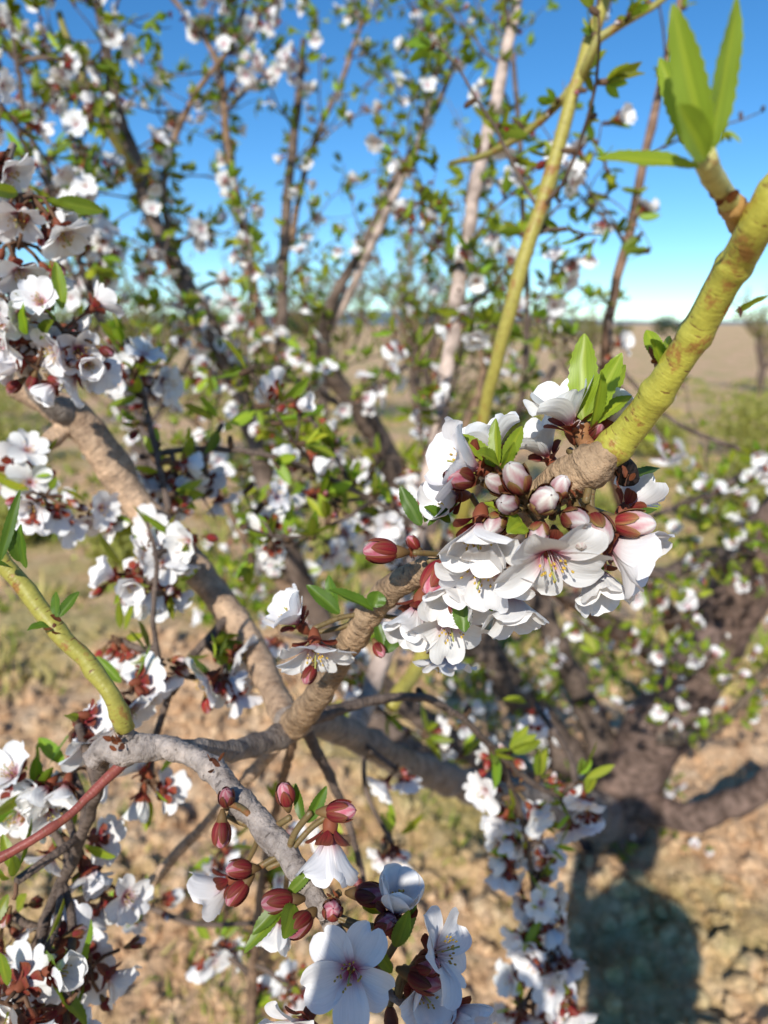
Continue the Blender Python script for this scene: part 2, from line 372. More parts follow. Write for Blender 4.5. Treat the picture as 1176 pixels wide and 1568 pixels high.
stP2, _ = stem([(450, 1130, .46, 14), (420, 1250, .6, 12), (395, 1400, .65, 13), (380, 1620, .7, 15)], 0, BROWN)
stM, _ = stem([(215, 700, .58, 9), (290, 688, .6, 9), (380, 692, .6, 9), (470, 717, .62, 9), (560, 760, .65, 8), (650, 810, .68, 6)], 0, DARK)
stN, _ = stem([(195, 520, .6, 7), (220, 610, .58, 9), (250, 740, .56, 10), (268, 830, .555, 14)], 0, DARK)
stN2, _ = stem([(350, 945, .53, 14), (290, 1010, .5, 12), (260, 1060, .48, 10), (235, 960, .47, 8), (240, 860, .47, 7), (225, 800, .47, 5)], 0, DARK)
E, _ = stem([(805, -60, 1.0, 15), (770, 100, 1.0, 18), (742, 230, .98, 20), (715, 350, .96, 21), (700, 450, .95, 22), (682, 580, .93, 23), (662, 700, .9, 24), (640, 820, .9, 26), (600, 960, .85, 28), (560, 1080, .78, 30), (540, 1120, .66, 30)], 0, PINKG)
Fs, _ = stem([(940, -50, .62, 20), (880, 140, .62, 21), (840, 280, .63, 22), (800, 400, .64, 22), (770, 520, .66, 21), (740, 640, .7, 19), (715, 760, .75, 19), (690, 880, .85, 19), (650, 1000, .85, 22), (600, 1080, .78, 24)], 1, (.40, .35, .08), jit=.8)
F2, _ = stem([(885, 120, .62, 12), (830, 185, .65, 12), (750, 235, .7, 10), (690, 250, .75, 7)], 1, (.32, .29, .08))
F3, _ = stem([(885, 130, .62, 14), (915, 60, .6, 14), (1000, 10, .6, 10), (1060, -40, .6, 8)], 1, (.32, .29, .08))
G, _ = stem([(140, -40, 1.1, 12), (165, 90, 1.1, 16), (180, 180, 1.1, 20), (212, 265, 1.1, 23), (240, 350, 1.1, 24), (282, 430, 1.1, 26), (330, 520, 1.1, 26), (370, 610, 1.1, 27), (405, 720, 1.1, 28), (440, 830, 1.1, 30), (500, 960, 1.15, 34), (560, 1080, 1.2, 38), (690, 1195, 1.25, 40)], 0, DARK)
G2, _ = stem([(90, 20, 1.0, 10), (140, 150, 1.0, 14), (195, 245, 1.05, 16), (215, 275, 1.1, 16)], 1, (.25, .23, .06))
G3, _ = stem([(300, 480, 1.1, 14), (250, 300, 1.2, 10), (290, 160, 1.25, 9), (360, 60, 1.3, 8), (380, -30, 1.3, 6)], 0, BROWN)
H, _ = stem([(465, 60, 1.4, 9), (455, 170, 1.4, 13), (440, 300, 1.4, 15), (432, 450, 1.4, 17), (425, 560, 1.4, 20), (405, 700, 1.45, 24), (430, 850, 1.5, 26), (560, 1020, 1.7, 30), (760, 1180, 1.9, 40), (900, 1240, 2.15, 60)], 0, DARK)
I1, _ = stem([(700, 90, 1.5, 7), (660, 180, 1.5, 10), (600, 285, 1.5, 14), (560, 370, 1.5, 15), (515, 450, 1.5, 17), (495, 510, 1.55, 22), (505, 570, 1.6, 26), (560, 640, 1.7, 32), (600, 720, 1.8, 44), (650, 860, 1.95, 46), (780, 1050, 2.1, 50), (925, 1230, 2.3, 66)], 0, DARK)
I2, _ = stem([(680, 60, 1.4, 7), (640, 220, 1.42, 9), (590, 330, 1.45, 12), (545, 430, 1.5, 13), (505, 505, 1.55, 16)], 0, PINKG)
J, _ = stem([(1050, -40, .95, 9), (1020, 100, .95, 12), (992, 220, .95, 13), (965, 350, .97, 15), (940, 450, 1.0, 15), (928, 540, 1.05, 15), (935, 700, 1.3, 18), (1000, 900, 1.7, 26), (1070, 1010, 1.93, 36)], 0, (.22, .14, .10))
K, _ = stem([(770, -20, 1.2, 7), (790, 140, 1.2, 8), (800, 300, 1.2, 9), (806, 480, 1.25, 9), (790, 640, 1.3, 12), (700, 800, 1.6, 18), (660, 900, 1.9, 26)], 0, DARK)
X1, _ = stem([(250, -20, 1.3, 7), (330, 90, 1.3, 9), (350, 230, 1.3, 12), (385, 420, 1.35, 14), (410, 560, 1.4, 16)], 0, BROWN)
X2, _ = stem([(20, 60, .9, 7), (45, 200, .9, 8), (95, 330, .9, 9), (150, 480, .9, 12), (200, 600, .85, 14), (240, 720, .7, 16), (270, 830, .57, 20)], 0, DARK)
X3, _ = stem([(560, 20, 1.6, 6), (520, 130, 1.6, 8), (470, 250, 1.6, 9), (445, 380, 1.45, 11)], 0, BROWN)
X4, _ = stem([(620, 560, 1.3, 10), (540, 620, 1.2, 10), (470, 590, 1.15, 11), (395, 560, 1.12, 12), (355, 580, 1.1, 14)], 0, DARK)
X5, _ = stem([(690, 460, 1.9, 8), (740, 560, 1.9, 10), (700, 680, 1.9, 14), (640, 790, 1.9, 20)], 0, BROWN)
X6, _ = stem([(300, 640, 1.3, 8), (340, 760, 1.3, 10), (400, 860, 1.3, 14), (470, 930, 1.2, 20)], 0, BROWN)
TR = (.20, .14, .115)
stem([(1330, 660, 1.45, 80), (1250, 750, 1.5, 88), (1180, 840, 1.62, 90), (1110, 950, 1.8, 90), (1040, 1060, 2.0, 92), (980, 1160, 2.2, 96), (940, 1235, 2.3, 106), (918, 1285, 2.33, 130), (910, 1310, 2.36, 160)], 0, TR, 28, .12, jit=.5)
D2, _ = stem([(950, 1235, 2.28, 50), (1080, 1245, 2.0, 42), (1180, 1195, 1.8, 38), (1280, 1140, 1.7, 36)], 0, TR)
D3, _ = stem([(1110, 960, 1.8, 44), (1035, 1008, 1.6, 34), (960, 975, 1.4, 32), (900, 930, 1.2, 28), (840, 905, 1.05, 20), (760, 880, 1.0, 14)], 0, (.17, .12, .1))
D4, _ = stem([(1150, 880, 1.68, 44), (1090, 850, 1.55, 32), (1020, 880, 1.4, 24), (960, 860, 1.3, 17), (900, 800, 1.25, 12)], 0, DARK)
D5, _ = stem([(940, 1230, 2.28, 60), (900, 1080, 2.2, 40), (850, 980, 2.1, 34), (800, 850, 2.1, 26), (770, 720, 2.1, 18), (850, 560, 2.1, 12)], 0, DARK)
D6, _ = stem([(1250, 760, 1.5, 26), (1170, 720, 1.4, 15), (1080, 760, 1.3, 12), (1000, 790, 1.2, 8)], 0, DARK)
D7, _ = stem([(1000, 1130, 2.1, 26), (1090, 1120, 1.7, 15), (1180, 1020, 1.4, 14), (1260, 980, 1.2, 14)], 0, (.24, .19, .15))
SAMPA = np.array(SAMP)
def lodof(p):
    d = depth(p); return 2 if d < .42 else 1 if d < 1.0 else 0
def ok(p):
    d = depth(p)
    if d < .5: return False
    a = np.dot(p - EYE, R) / d * FP + 588; b = 784 - np.dot(p - EYE, U) / d * FP
    if d < .9 and 640 < a < 1010 and 520 < b < 960: return False     # open air around the blossom head
    return True
def dress(P, sp, pf, pb, pl, ls=1.0, s0=0, s1=1):
    s = np.concatenate([[0], np.cumsum(np.linalg.norm(np.diff(P, axis=0), axis=1))]); x = s[-1] * s0 + rnd.uniform(0, sp)
    while x < s[-1] * s1:
        i = min(int(np.searchsorted(s, x)), len(P) - 1); p = P[i]
        if ok(p):
            t = nz(P[min(i + 1, len(P) - 1)] - P[max(i - 1, 0)]); d = rv() + np.array([0, 0, .3]); d = nz(d - np.dot(d, t) * t * .8)
            nf = sum(rnd.random() < pf for _ in range(3)); nb = sum(rnd.random() < pb for _ in range(3)); nl = rnd.randint(3, 7) if rnd.random() < pl else 0
            T.spur(p + d * .004, d, nf, nb, nl, lodof(p), ls=ls)
        x += sp * rnd.uniform(.5, 1.5)
def twig(p, d, L, r, col, pf, pb, pl, sp=.03, ls=1.0, up=.35, sub=0):
    P = [p]; dd = nz(d); n = max(4, int(L / .025))
    for _ in range(n):
        dd = nz(dd + rv() * .3 + np.array([0, 0, up * .12])); P.append(P[-1] + dd * L / n)
    P = np.array(P)
    if min(depth(q) for q in P) < .5: return
    tube(T.bark, P, np.linspace(r, r * .4, len(P)), 5, 2, col)
    dress(P, sp, pf, pb, pl, ls)
    for _ in range(sub):
        i = rnd.randint(1, len(P) - 2); twig(P[i], nz(dd + rv() * .9), L * rnd.uniform(.3, .55), r * .6, col, pf, pb, pl, sp, ls, up)
def laterals(P, n, L, pf, pb, pl, s0=0., s1=1., sub=2, sp=.03, ls=1.15, up=.4, col=DARK):
    for _ in range(n):
        i = int(rnd.uniform(s0, s1) * (len(P) - 2)); t = nz(P[i] - P[i + 1])
        if depth(P[i]) < .5: continue
        d = rv(); d = nz(d - np.dot(d, t) * t + t * .6)
        twig(P[i], d, L * rnd.uniform(.5, 1.2), .0021, col, pf, pb, pl, sp, ls, up, sub)
for P in (G, G3, X1, X2): dress(P, .03, .14, .08, .75, s1=.75); laterals(P, 10, .26, .125, .08, .75, 0, .7)
for P in (G2,): dress(P, .04, .08, .1, .8); laterals(P, 6, .2, .14, .1, .75)
for P in (H, X3): dress(P, .03, .1, .1, .75, s1=.6); laterals(P, 9, .28, .09, .1, .78, 0, .6)
for P in (I1, I2): dress(P, .035, .04, .1, .75, s1=.6); laterals(P, 9, .28, .045, .06, .8, 0, .6)
for P in (E, K): dress(P, .045, .02, .08, .65, s1=.6); laterals(P, 8, .26, .03, .08, .8, 0, .6)
dress(Fs, .05, .0, .05, .75, s1=.5); laterals(Fs, 4, .14, .0, .05, .9, 0, .5, 0, .04)
dress(F2, .04, .0, .05, .9); dress(F3, .04, .0, .05, .9)
dress(J, .05, .02, .1, .5, s1=.4); laterals(J, 5, .2, .01, .1, .7, 0, .45, 1, .04)
for P in (D3, D4, D5, D6, D7, D2): dress(P, .06, .06, .1, .4); laterals(P, 7, .26, .11, .1, .75)
for P in (X4, stM): dress(P, .03, .16, .1, .6); laterals(P, 5, .12, .15, .1, .65)
for P in (X5, X6): dress(P, .03, .15, .1, .7); laterals(P, 9, .24, .16, .1, .75)
for P in (stN, stN2): dress(P, .02, .25, .3, .6)
for P in (G, H, I1, E): laterals(P, 12, .26, .18, .1, .75, .42, .95)
dress(stO2, .014, .36, .3, .55); dress(stO, .03, .05, .2, .5); dress(stP2, .03, .2, .2, .5, s0=.3); dress(stP, .03, .08, .3, .4)
def head(a, b, d, Rr, nf, nb, nl, bias=(0, -.5, .1), lod=None, kf=.7, ls=1.0, sc=.9):
    nf = max(1, round(nf * .9)) if nf else 0
    c = S(a, b, d); lod = (2 if d < .46 else 1 if d < 1 else 0) if lod is None else lod
    j = int(np.argmin(np.linalg.norm(SAMPA[:, :3] - c, axis=1))); q = SAMPA[j, :3]
    m = (c + q) / 2 + rv() * np.linalg.norm(c - q) * .12
    tube(T.bark, cr(np.array([q, m, c]), .008), .0022 if d < .7 else .003, 8, 0 if d < .6 else 2, DARK, .1)
    bb = D(*bias) * .7
    for k in range(nf + nb):
        dd = nz(rv() + bb); e = c + rv() * Rr * .45; p = e + dd * Rr * rnd.uniform(.35, .8)
        kind = 'bud' if k >= nf else ('open' if rnd.random() < kf else 'half')
        T.flower(p, dd, rnd.uniform(.82, 1.05) * sc if kind != 'bud' else rnd.uniform(.5, .75), kind, lod)
        tube(T.bark, [c, e, p - dd * .006], .0011, 5, 2, (.14, .08, .05))
    for k in range(nl):
        dd = nz(rv() + np.array([0, 0, .6])); T.leaf(c + dd * Rr * .5, dd, rnd.uniform(.015, .03) * ls, rnd.uniform(.26, .4), 2 if lod == 2 else 1)
for h in [(50, 300, .42, .024, 8, 2, 3), (30, 370, .42, .02, 4, 3, 2), (5, 250, .42, .02, 5, 0, 1), (100, 510, .42, .026, 9, 2, 3), (50, 530, .42, .025, 6, 4, 2), (120, 560, .43, .02, 4, 1, 1), (20, 470, .42, .02, 5, 2, 2), (70, 470, .43, .02, 5, 2, 1),
          (200, 565, .6, .022, 6, 3, 5), (225, 590, .62, .02, 3, 4, 4), (130, 285, .8, .02, 4, 1, 3), (310, 350, 1.1, .03, 6, 2, 4), (455, 100, 1.2, .035, 7, 0, 3), (395, 100, 1.2, .035, 7, 1, 4), (240, 380, 1.0, .03, 4, 2, 4), (160, 370, .9, .025, 4, 2, 4), (350, 430, 1.1, .03, 5, 1, 3),
          (400, 20, 1.2, .03, 5, 0, 3), (270, 730, .6, .025, 7, 1, 4), (320, 740, .62, .02, 4, 1, 3), (570, 615, 1.2, .03, 5, 0, 4), (450, 640, 1.2, .03, 5, 0, 4), (500, 690, 1.1, .03, 5, 0, 3), (100, 90, .9, .02, 3, 1, 4),
          (245, 840, .5, .02, 5, 4, 3), (200, 880, .5, .018, 4, 4, 2), (290, 830, .5, .018, 3, 2, 2), (260, 900, .5, .015, 2, 5, 2), (185, 980, .5, .015, 2, 5, 3), (330, 1030, .48, .02, 5, 3, 4), (235, 1010, .48, .015, 2, 4, 4),
          (150, 780, .55, .02, 4, 2, 3), (70, 760, .5, .022, 4, 5, 4), (30, 720, .5, .018, 3, 2, 3), (120, 1110, .39, .014, 3, 1, 1), (200, 1060, .44, .016, 3, 0, 3), (60, 1200, .42, .02, 5, 2, 5), (110, 1180, .42, .016, 3, 1, 2),
          (110, 1290, .42, .02, 5, 1, 4), (55, 1230, .42, .016, 3, 0, 5), (230, 1200, .46, .016, 3, 1, 4), (150, 1370, .44, .02, 3, 2, 3), (60, 1470, .37, .02, 5, 1, 3), (20, 1540, .35, .02, 6, 1, 2), (140, 1480, .42, .018, 4, 3, 2), (100, 1545, .36, .02, 5, 0, 1), (20, 1400, .42, .016, 2, 3, 2),
          (25, 1350, .36, .012, 0, 1, 6), (340, 1300, .65, .022, 4, 1, 4), (230, 1390, .65, .02, 2, 2, 5), (330, 1450, .7, .02, 4, 0, 4), (440, 1510, .65, .02, 2, 4, 3),
          (600, 790, .68, .022, 6, 2, 4), (560, 800, .7, .02, 3, 2, 5), (500, 830, .85, .022, 4, 2, 3), (430, 970, .8, .02, 4, 1, 4), (610, 1180, .65, .014, 2, 1, 0), (820, 1080, .7, .018, 2, 0, 3), (830, 1290, .62, .022, 5, 1, 4), (880, 1200, .58, .02, 2, 0, 6), (885, 1235, .58, .02, 1, 2, 6),
          (790, 1310, .62, .02, 3, 0, 1), (840, 1390, .62, .022, 5, 2, 2), (850, 1460, .62, .02, 4, 2, 2), (800, 1540, .62, .022, 5, 1, 3), (860, 1530, .62, .018, 3, 2, 3), (1165, 700, .9, .02, 3, 0, 6), (1060, 915, 1.2, .02, 2, 0, 2),
          (640, 620, 1.3, .03, 3, 0, 6), (340, 650, .6, .014, 0, 0, 8), (600, 1290, .65, .02, 3, 3, 4), (1020, 680, 1.0, .02, 3, 1, 5), (940, 525, .9, .014, 2, 1, 1)]:
    head(*h)
core = [S(862, 745, .268), S(800, 775, .275), S(740, 815, .287), S(920, 715, .258), S(690, 850, .30), S(570, 940, .335), S(640, 880, .315)]
def attach(p, d, r=.0012, col=(.17, .12, .05), pts=core):
    q = min(pts, key=lambda c: np.linalg.norm(c - p)); e = p - d * .007
    tube(T.bark, cr(np.array([q, (q + e) / 2 - d * .002, e]), .002), r, 8, 1, col)
near = [
    (838, 845, .250, 'open', (.02, -.68, .66), 1.04, 0), (930, 828, .256, 'half', (.75, -.4, .4), 1.05), (735, 800, .256, 'half', (-.15, -.75, .5), 1.0), (745, 862, .266, 'open', (-.35, -.7, .55), 1.0, 5),
    (690, 945, .30, 'open', (.0, -.65, .65), 1.0, 0), (780, 905, .282, 'half', (.15, -.9, .3), 1.0), (640, 925, .31, 'half', (-.35, -.85, .3), 1.0), (905, 865, .272, 'half', (.2, -.85, .35), .95),
    (733, 716, .258, 'half', (-.85, .2, .3), 1.0), (755, 700, .28, 'half', (-.3, .85, .1), .9), (874, 652, .266, 'half', (-.35, .85, .3), .98), (915, 655, .275, 'half', (.5, .75, .2), .95),
    (840, 700, .285, 'half', (-.5, .7, .3), .8), (608, 845, .288, 'bud', (-.9, .05, .3), 1.0), (700, 760, .285, 'half', (-.7, -.1, .5), .85), (960, 775, .285, 'half', (.6, .5, -.2), .8),
    (700, 885, .285, 'half', (-.3, -.75, .45), .95), (680, 1000, .34, 'open', (-.1, -.85, .2), .85),
    (482, 985, .325, 'open', (.1, -.8, .5), .95), (458, 955, .34, 'half', (-.5, .6, .3), .9),
    (505, 1275, .30, 'half', (-.05, -.9, .3), 1.05), (538, 1484, .264, 'open', (-.08, .12, 1), .9, 0), (605, 1400, .277, 'half', (.15, .9, .3), .95), (665, 1460, .28, 'open', (.8, .4, .35), .9),
    (690, 1545, .285, 'half', (.7, -.2, .5), .95), (600, 1575, .285, 'open', (.1, -.8, .5), .95), (470, 1560, .285, 'open', (-.4, -.6, .6), .9), (350, 1350, .33, 'half', (-.7, -.5, .1), .9), (430, 1400, .35, 'half', (-.2, -.8, .5), .9), (640, 1515, .285, 'half', (.4, .1, .8), .85)]
loc = [S(500, 1395, .289), S(470, 1350, .296), S(570, 1495, .285), S(610, 1530, .285), S(400, 1265, .31), S(520, 1030, .358), S(440, 1310, .302)]
for it in near:
    a, b, d, k, dr, sc = it[:6]
    p = S(a, b, d); dd = D(*dr); T.flower(p, dd, sc, k, 2, idx=it[6] if len(it) > 6 else None); attach(p, dd, pts=core if b < 950 else loc + core[-2:])
buds = [(800, 752, .250, (-.4, .6, .6), .98, 1), (824, 772, .246, (.1, .2, 1), 1.0, 2), (868, 790, .247, (.25, -.2, .9), .88, 1), (908, 790, .249, (.15, -.65, .7), .95, 1), (940, 800, .25, (.85, -.05, .45), .98, 1), (828, 806, .248, (-.3, -.5, .8), .8, 1), (890, 808, .25, (-.2, -.6, .8), .8, 1), (785, 775, .25, (-.5, .1, .9), .8, 1), (848, 760, .25, (.2, .6, .8), .75, 1),
        (778, 752, .256, (-.7, .4, .5), .8, 1), (768, 792, .254, (-.5, -.4, .7), .8, 1), (682, 862, .288, (-.5, -.7, .4), 1.1, 0), (850, 818, .256, (0, -.7, .6), .75, 1), (720, 735, .256, (-.7, .1, .7), .9, 0),
        (640, 840, .295, (-.5, .6, .3), .5, 0), (575, 985, .33, (.4, -.6, .5), .55, 0), (700, 905, .29, (0, -.8, .5), .8, 0), (880, 668, .268, (.1, .6, .7), .55, 1), (900, 672, .266, (.5, .6, .6), .55, 0),
        (347, 1232, .31, (.1, .75, .5), .72, 0), (340, 1255, .305, (0, -1, .2), .8, 0), (440, 1232, .302, (-.1, .9, .4), .8, 0), (500, 1243, .296, (.95, .15, .3), .9, 0), (385, 1330, .3, (-.8, .2, .5), .8, 0), (378, 1350, .3, (-.6, -.6, .4), .8, 0),
        (450, 1378, .288, (-.95, .05, .3), .92, 0), (545, 1368, .285, (.9, .15, .4), .9, 0), (508, 1395, .28, (.1, .5, .8), .8, 0), (625, 1490, .276, (.85, -.1, .4), .95, 0), (606, 1432, .279, (.0, .8, .6), .75, 0), (480, 1020, .33, (-.3, -.6, .4), .65, 0),
        (580, 1420, .277, (.5, .6, .6), .8, 0), (475, 1400, .284, (-.6, -.3, .7), .85, 0), (640, 1480, .277, (.6, .4, .6), .8, 0)]
for a, b, d, dr, sc, ix in buds:
    p = S(a, b, d); dd = D(*dr); T.flower(p, dd, sc, 'bud', 2, idx=ix); attach(p, dd, .0014, pts=core if b < 950 else loc + core[-2:])
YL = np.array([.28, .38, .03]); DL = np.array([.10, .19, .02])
def leafto(a, b, d, a2, b2, d2, w, face=(0, .2, 1), tint=YL, idx=None):
    p, q = S(a, b, d), S(a2, b2, d2); L = np.linalg.norm(q - p)
    T.leaf(p, q - p, L, w / np.hypot(a2 - a, b2 - b), 2, D(*face), tint * rnd.uniform(.85, 1.1), idx)
for l in [(1082, 245, .168, 1030, 5, .158, 54, (-.5, .2, 1)), (1082, 245, .168, 1140, -10, .158, 56, (.4, .1, 1)), (1075, 245, .17, 1008, 85, .175, 34, (-.6, .3, .7)), (1072, 255, .168, 916, 232, .165, 38, (-.1, .6, 1)), (1080, 245, .165, 1040, 160, .155, 44, (-.3, .1, 1)), (1085, 250, .17, 1100, 120, .17, 34, (.8, .2, .6)),
          (893, 645, .262, 893, 508, .262, 44, (-.4, .1, 1)), (900, 645, .262, 952, 540, .255, 36, (-.2, .3, 1)), (905, 650, .262, 965, 600, .262, 30, (0, .8, .6)), (890, 640, .268, 955, 560, .28, 30, (.6, .2, .7)), (905, 655, .26, 925, 570, .25, 26, (.5, .2, .9)),
          (760, 715, .256, 705, 660, .262, 26, (-.3, .8, .6)), (762, 715, .256, 757, 640, .258, 22, (-.6, .1, .8)), (765, 718, .256, 802, 650, .262, 22, (.2, .3, .9)), (765, 715, .255, 735, 690, .245, 22, (0, .6, .8)), (768, 720, .256, 790, 680, .25, 20, (.5, .3, .8)),
          (800, 800, .248, 745, 765, .248, 24, (0, .8, .6)), (800, 800, .248, 780, 812, .243, 24, (0, .3, 1)),
          (1012, 552, .236, 990, 502, .24, 24, (-.3, .2, 1)), (1014, 552, .236, 1030, 512, .24, 16, (.4, .2, 1)), (1012, 556, .234, 1000, 520, .228, 20, (0, .3, 1)), (1130, 480, .215, 1180, 445, .2, 16, (0, .8, .5))]:
    leafto(*l)
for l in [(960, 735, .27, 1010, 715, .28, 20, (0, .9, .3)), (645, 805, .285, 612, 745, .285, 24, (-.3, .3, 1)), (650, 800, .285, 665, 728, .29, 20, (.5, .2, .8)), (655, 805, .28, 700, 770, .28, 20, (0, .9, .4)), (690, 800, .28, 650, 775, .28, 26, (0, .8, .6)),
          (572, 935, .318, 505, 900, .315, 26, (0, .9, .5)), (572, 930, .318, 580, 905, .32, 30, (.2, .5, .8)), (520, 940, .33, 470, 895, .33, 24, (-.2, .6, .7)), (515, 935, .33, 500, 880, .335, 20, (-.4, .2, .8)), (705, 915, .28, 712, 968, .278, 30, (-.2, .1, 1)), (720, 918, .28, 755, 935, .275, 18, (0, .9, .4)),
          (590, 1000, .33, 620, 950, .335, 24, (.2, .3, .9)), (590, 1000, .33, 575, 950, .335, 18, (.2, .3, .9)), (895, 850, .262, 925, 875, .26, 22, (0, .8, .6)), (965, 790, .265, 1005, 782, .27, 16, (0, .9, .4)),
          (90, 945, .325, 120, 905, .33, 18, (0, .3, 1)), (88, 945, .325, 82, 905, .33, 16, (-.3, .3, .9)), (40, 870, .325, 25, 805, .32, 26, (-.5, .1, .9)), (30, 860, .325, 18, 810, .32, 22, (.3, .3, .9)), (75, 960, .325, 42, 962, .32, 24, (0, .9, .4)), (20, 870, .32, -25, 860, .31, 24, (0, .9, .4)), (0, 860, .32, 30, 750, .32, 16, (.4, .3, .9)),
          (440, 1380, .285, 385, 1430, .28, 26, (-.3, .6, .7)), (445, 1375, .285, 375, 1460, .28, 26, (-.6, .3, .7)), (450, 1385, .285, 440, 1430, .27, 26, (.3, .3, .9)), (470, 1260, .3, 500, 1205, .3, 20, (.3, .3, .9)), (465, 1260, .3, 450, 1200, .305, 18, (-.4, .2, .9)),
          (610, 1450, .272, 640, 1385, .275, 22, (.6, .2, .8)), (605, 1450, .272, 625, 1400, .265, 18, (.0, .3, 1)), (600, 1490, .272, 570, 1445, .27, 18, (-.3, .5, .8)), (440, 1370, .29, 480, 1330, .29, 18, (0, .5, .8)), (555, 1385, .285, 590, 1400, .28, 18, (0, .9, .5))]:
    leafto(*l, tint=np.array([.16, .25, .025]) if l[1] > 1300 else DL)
tube(T.bark, cr(np.array([S(1140, 345, .203), S(1112, 302, .190), S(1088, 265, .175), S(1080, 242, .168)]), .0015), .0026, 14, 1, (.55, .52, .2), .1)
tube(T.bark, cr(np.array([S(1142, 350, .203), S(1118, 310, .193)]), .0015), .0036, 14, 1, (.45, .26, .09), .3)
tube(T.bark, cr(np.array([S(915, 700, .258), S(893, 672, .264), S(893, 640, .266)]), .002), .0028, 12, 1, (.3, .14, .06), .1)
tube(T.bark, cr(np.array([S(1025, 590, .236), S(1014, 565, .236), S(1012, 550, .236)]), .002), .0024, 12, 1, (.3, .1, .06), .1)
tube(T.bark, cr(np.array([S(790, 770, .268), S(768, 735, .26), S(764, 712, .257)]), .002), .0022, 10, 1, (.3, .14, .06), .1)
tube(T.bark, cr(np.array([S(930, 700, .255), S(955, 715, .262), S(962, 735, .266)]), .002), .004, 12, 0, (.03, .02, .018), .2)
for (a, b, d, n) in ((1108, 298, .186, 7), (888, 662, .262, 8), (766, 728, .256, 8), (1015, 566, .235, 6), (1125, 480, .214, 3), (880, 760, .258, 8), (950, 735, .258, 7), (860, 790, .258, 8), (180, 1140, .33, 8), (90, 960, .325, 5), (640, 850, .302, 8), (510, 1385, .284, 8), (330, 1170, .318, 5), (570, 960, .335, 6)):
    for k in range(n):   # papery bud scales
        p = S(a, b, d) + rv() * .003; dd = nz(D(-.2, .6, .5) + rv() * .8)
        T.leaf(p, dd, rnd.uniform(.003, .006), .5, 2, tint=np.array([.3, .10, .05]) * rnd.uniform(.4, 1))
root = bpy.data.objects.new("almond_tree", None); bpy.context.collection.objects.link(root)
T.finish(root)
# ------------------------------------------------------------------ background almond trees (shared meshes)
def bgtree(seed):
    rnd.seed(seed); t = Plant()
    tube(t.bark, cr(np.array([[0, 0, -.1], [.02, 0, .25], [.0, .03, .6]]), .05), .09, 8, 2, DARK, .2)
    def br(p, d, L, r, lv):
        n = max(4, int(L / .09)); P = [p]
        for _ in range(n): d = nz(d + rv() * .2 + np.array([0, 0, .05])); P.append(P[-1] + d * L / n)
        tube(t.bark, P, np.linspace(r, r * .45, n + 1), 4 if lv > 1 else 6, 2, BROWN if lv else DARK)
        if lv < 3:
            for k in range([5, 4, 4][lv]):
                i = rnd.randint(max(1, n // 4), n); br(P[i], nz(d + rv() * .75), L * rnd.uniform(.4, .65), r * .5, lv + 1)
        if lv >= 1:
            for k in range(int(L / .06)):
                q = P[rnd.randint(0, n)] + rv() * .03
                t.spur(q, rv(), 1 if rnd.random() < .16 else 0, 0, rnd.randint(2, 5), 0, ls=1.9)
    for k in range(5):
        a = k * 1.256 + rnd.uniform(-.3, .3); br(np.array([0, 0, .55]), nz([math.cos(a), math.sin(a), 1.5]), rnd.uniform(1.1, 1.5), .04, 0)
    return t.finish(None, link=False)
meshes = [bgtree(3), bgtree(8)]
k = 0
for x, y, s, rz in [(-2.2, 6.6, .95, 0), (.35, 5.4, .92, 2), (-5.6, 10, .95, 3), (-.9, 11, 1.0, 4), (3.6, 14.5, .9, 5), (8.5, 17, .9, 2.5), (-10, 16, 1.05, .5), (-4, 19, 1, 2.9)]:
    e = bpy.data.objects.new("almond_tree", None); bpy.context.collection.objects.link(e)
    for m in meshes[k % 2]:
        o = bpy.data.objects.new(m.name.split('.')[0], m); bpy.context.collection.objects.link(o); o.parent = e
    e.location = (x, y, 0); e.rotation_euler = (0, 0, rz); e.scale = (s, s, s); k += 1
rnd.seed(99)
# ------------------------------------------------------------------ ground
def gh(x, y):
    near = math.exp(-((x * x + (y - 1) ** 2) / 90.))
    h = .05 * noise.noise(Vector((x * .9, y * .9, 0))) + near * (.05 * noise.noise(Vector((x * 5, y * 5, 3))) + .045 * noise.noise(Vector((x * 14, y * 14, 5))))
    r = math.hypot(x, y)
    if r > 30: h += (r - 30) * .0035 * (1 + .5 * noise.noise(Vector((x * .006, y * .006, 9))))
    return h
n = 280; t = np.linspace(-1, 1, n + 1)
gx = 3.8 * t + 900 * np.sign(t) * np.abs(t) ** 7; gy = gx + 2.5
V = np.array([(a, b, gh(a, b)) for a in gx for b in gy])
g = MB(); g.add(V, gq(n, n), 0, (1, 1, 1))
m, nt, out = newmat('soil'); L = nt.links.new
geo = N(nt, 'ShaderNodeNewGeometry').outputs[0]
def noi(scale, det=6, ro=.6):
    q = N(nt, 'ShaderNodeTexNoise'); q.inputs['Scale'].default_value = scale; q.inputs['Detail'].default_value = det; q.inputs['Roughness'].default_value = ro; L(geo, q.inputs[0]); return q.outputs[0]
c = ramp(nt, noi(9, 4), [(.3, (.60, .36, .20)), (.5, (.80, .52, .30)), (.7, (.92, .67, .43))])
c = mix(nt, c, ramp(nt, noi(60, 4, .7), [(.35, (.6, .56, .53)), (.55, (1, 1, 1)), (.75, (1.08, 1.06, 1.04))]), mode='MULTIPLY', fv=1)
c = mix(nt, c, ramp(nt, noi(30, 3), [(.3, (.22, .25, .05)), (.7, (.55, .50, .18))]), ramp(nt, noi(.7, 6, .62), [(.49, (0, 0, 0)), (.6, (.6,) * 3)]))
p = N(nt, 'ShaderNodeBsdfPrincipled'); p.inputs['Roughness'].default_value = .95; p.inputs['Specular IOR Level'].default_value = .1; L(c, p.inputs[0])
b = N(nt, 'ShaderNodeBump'); b.inputs['Strength'].default_value = 1; b.inputs['Distance'].default_value = .04
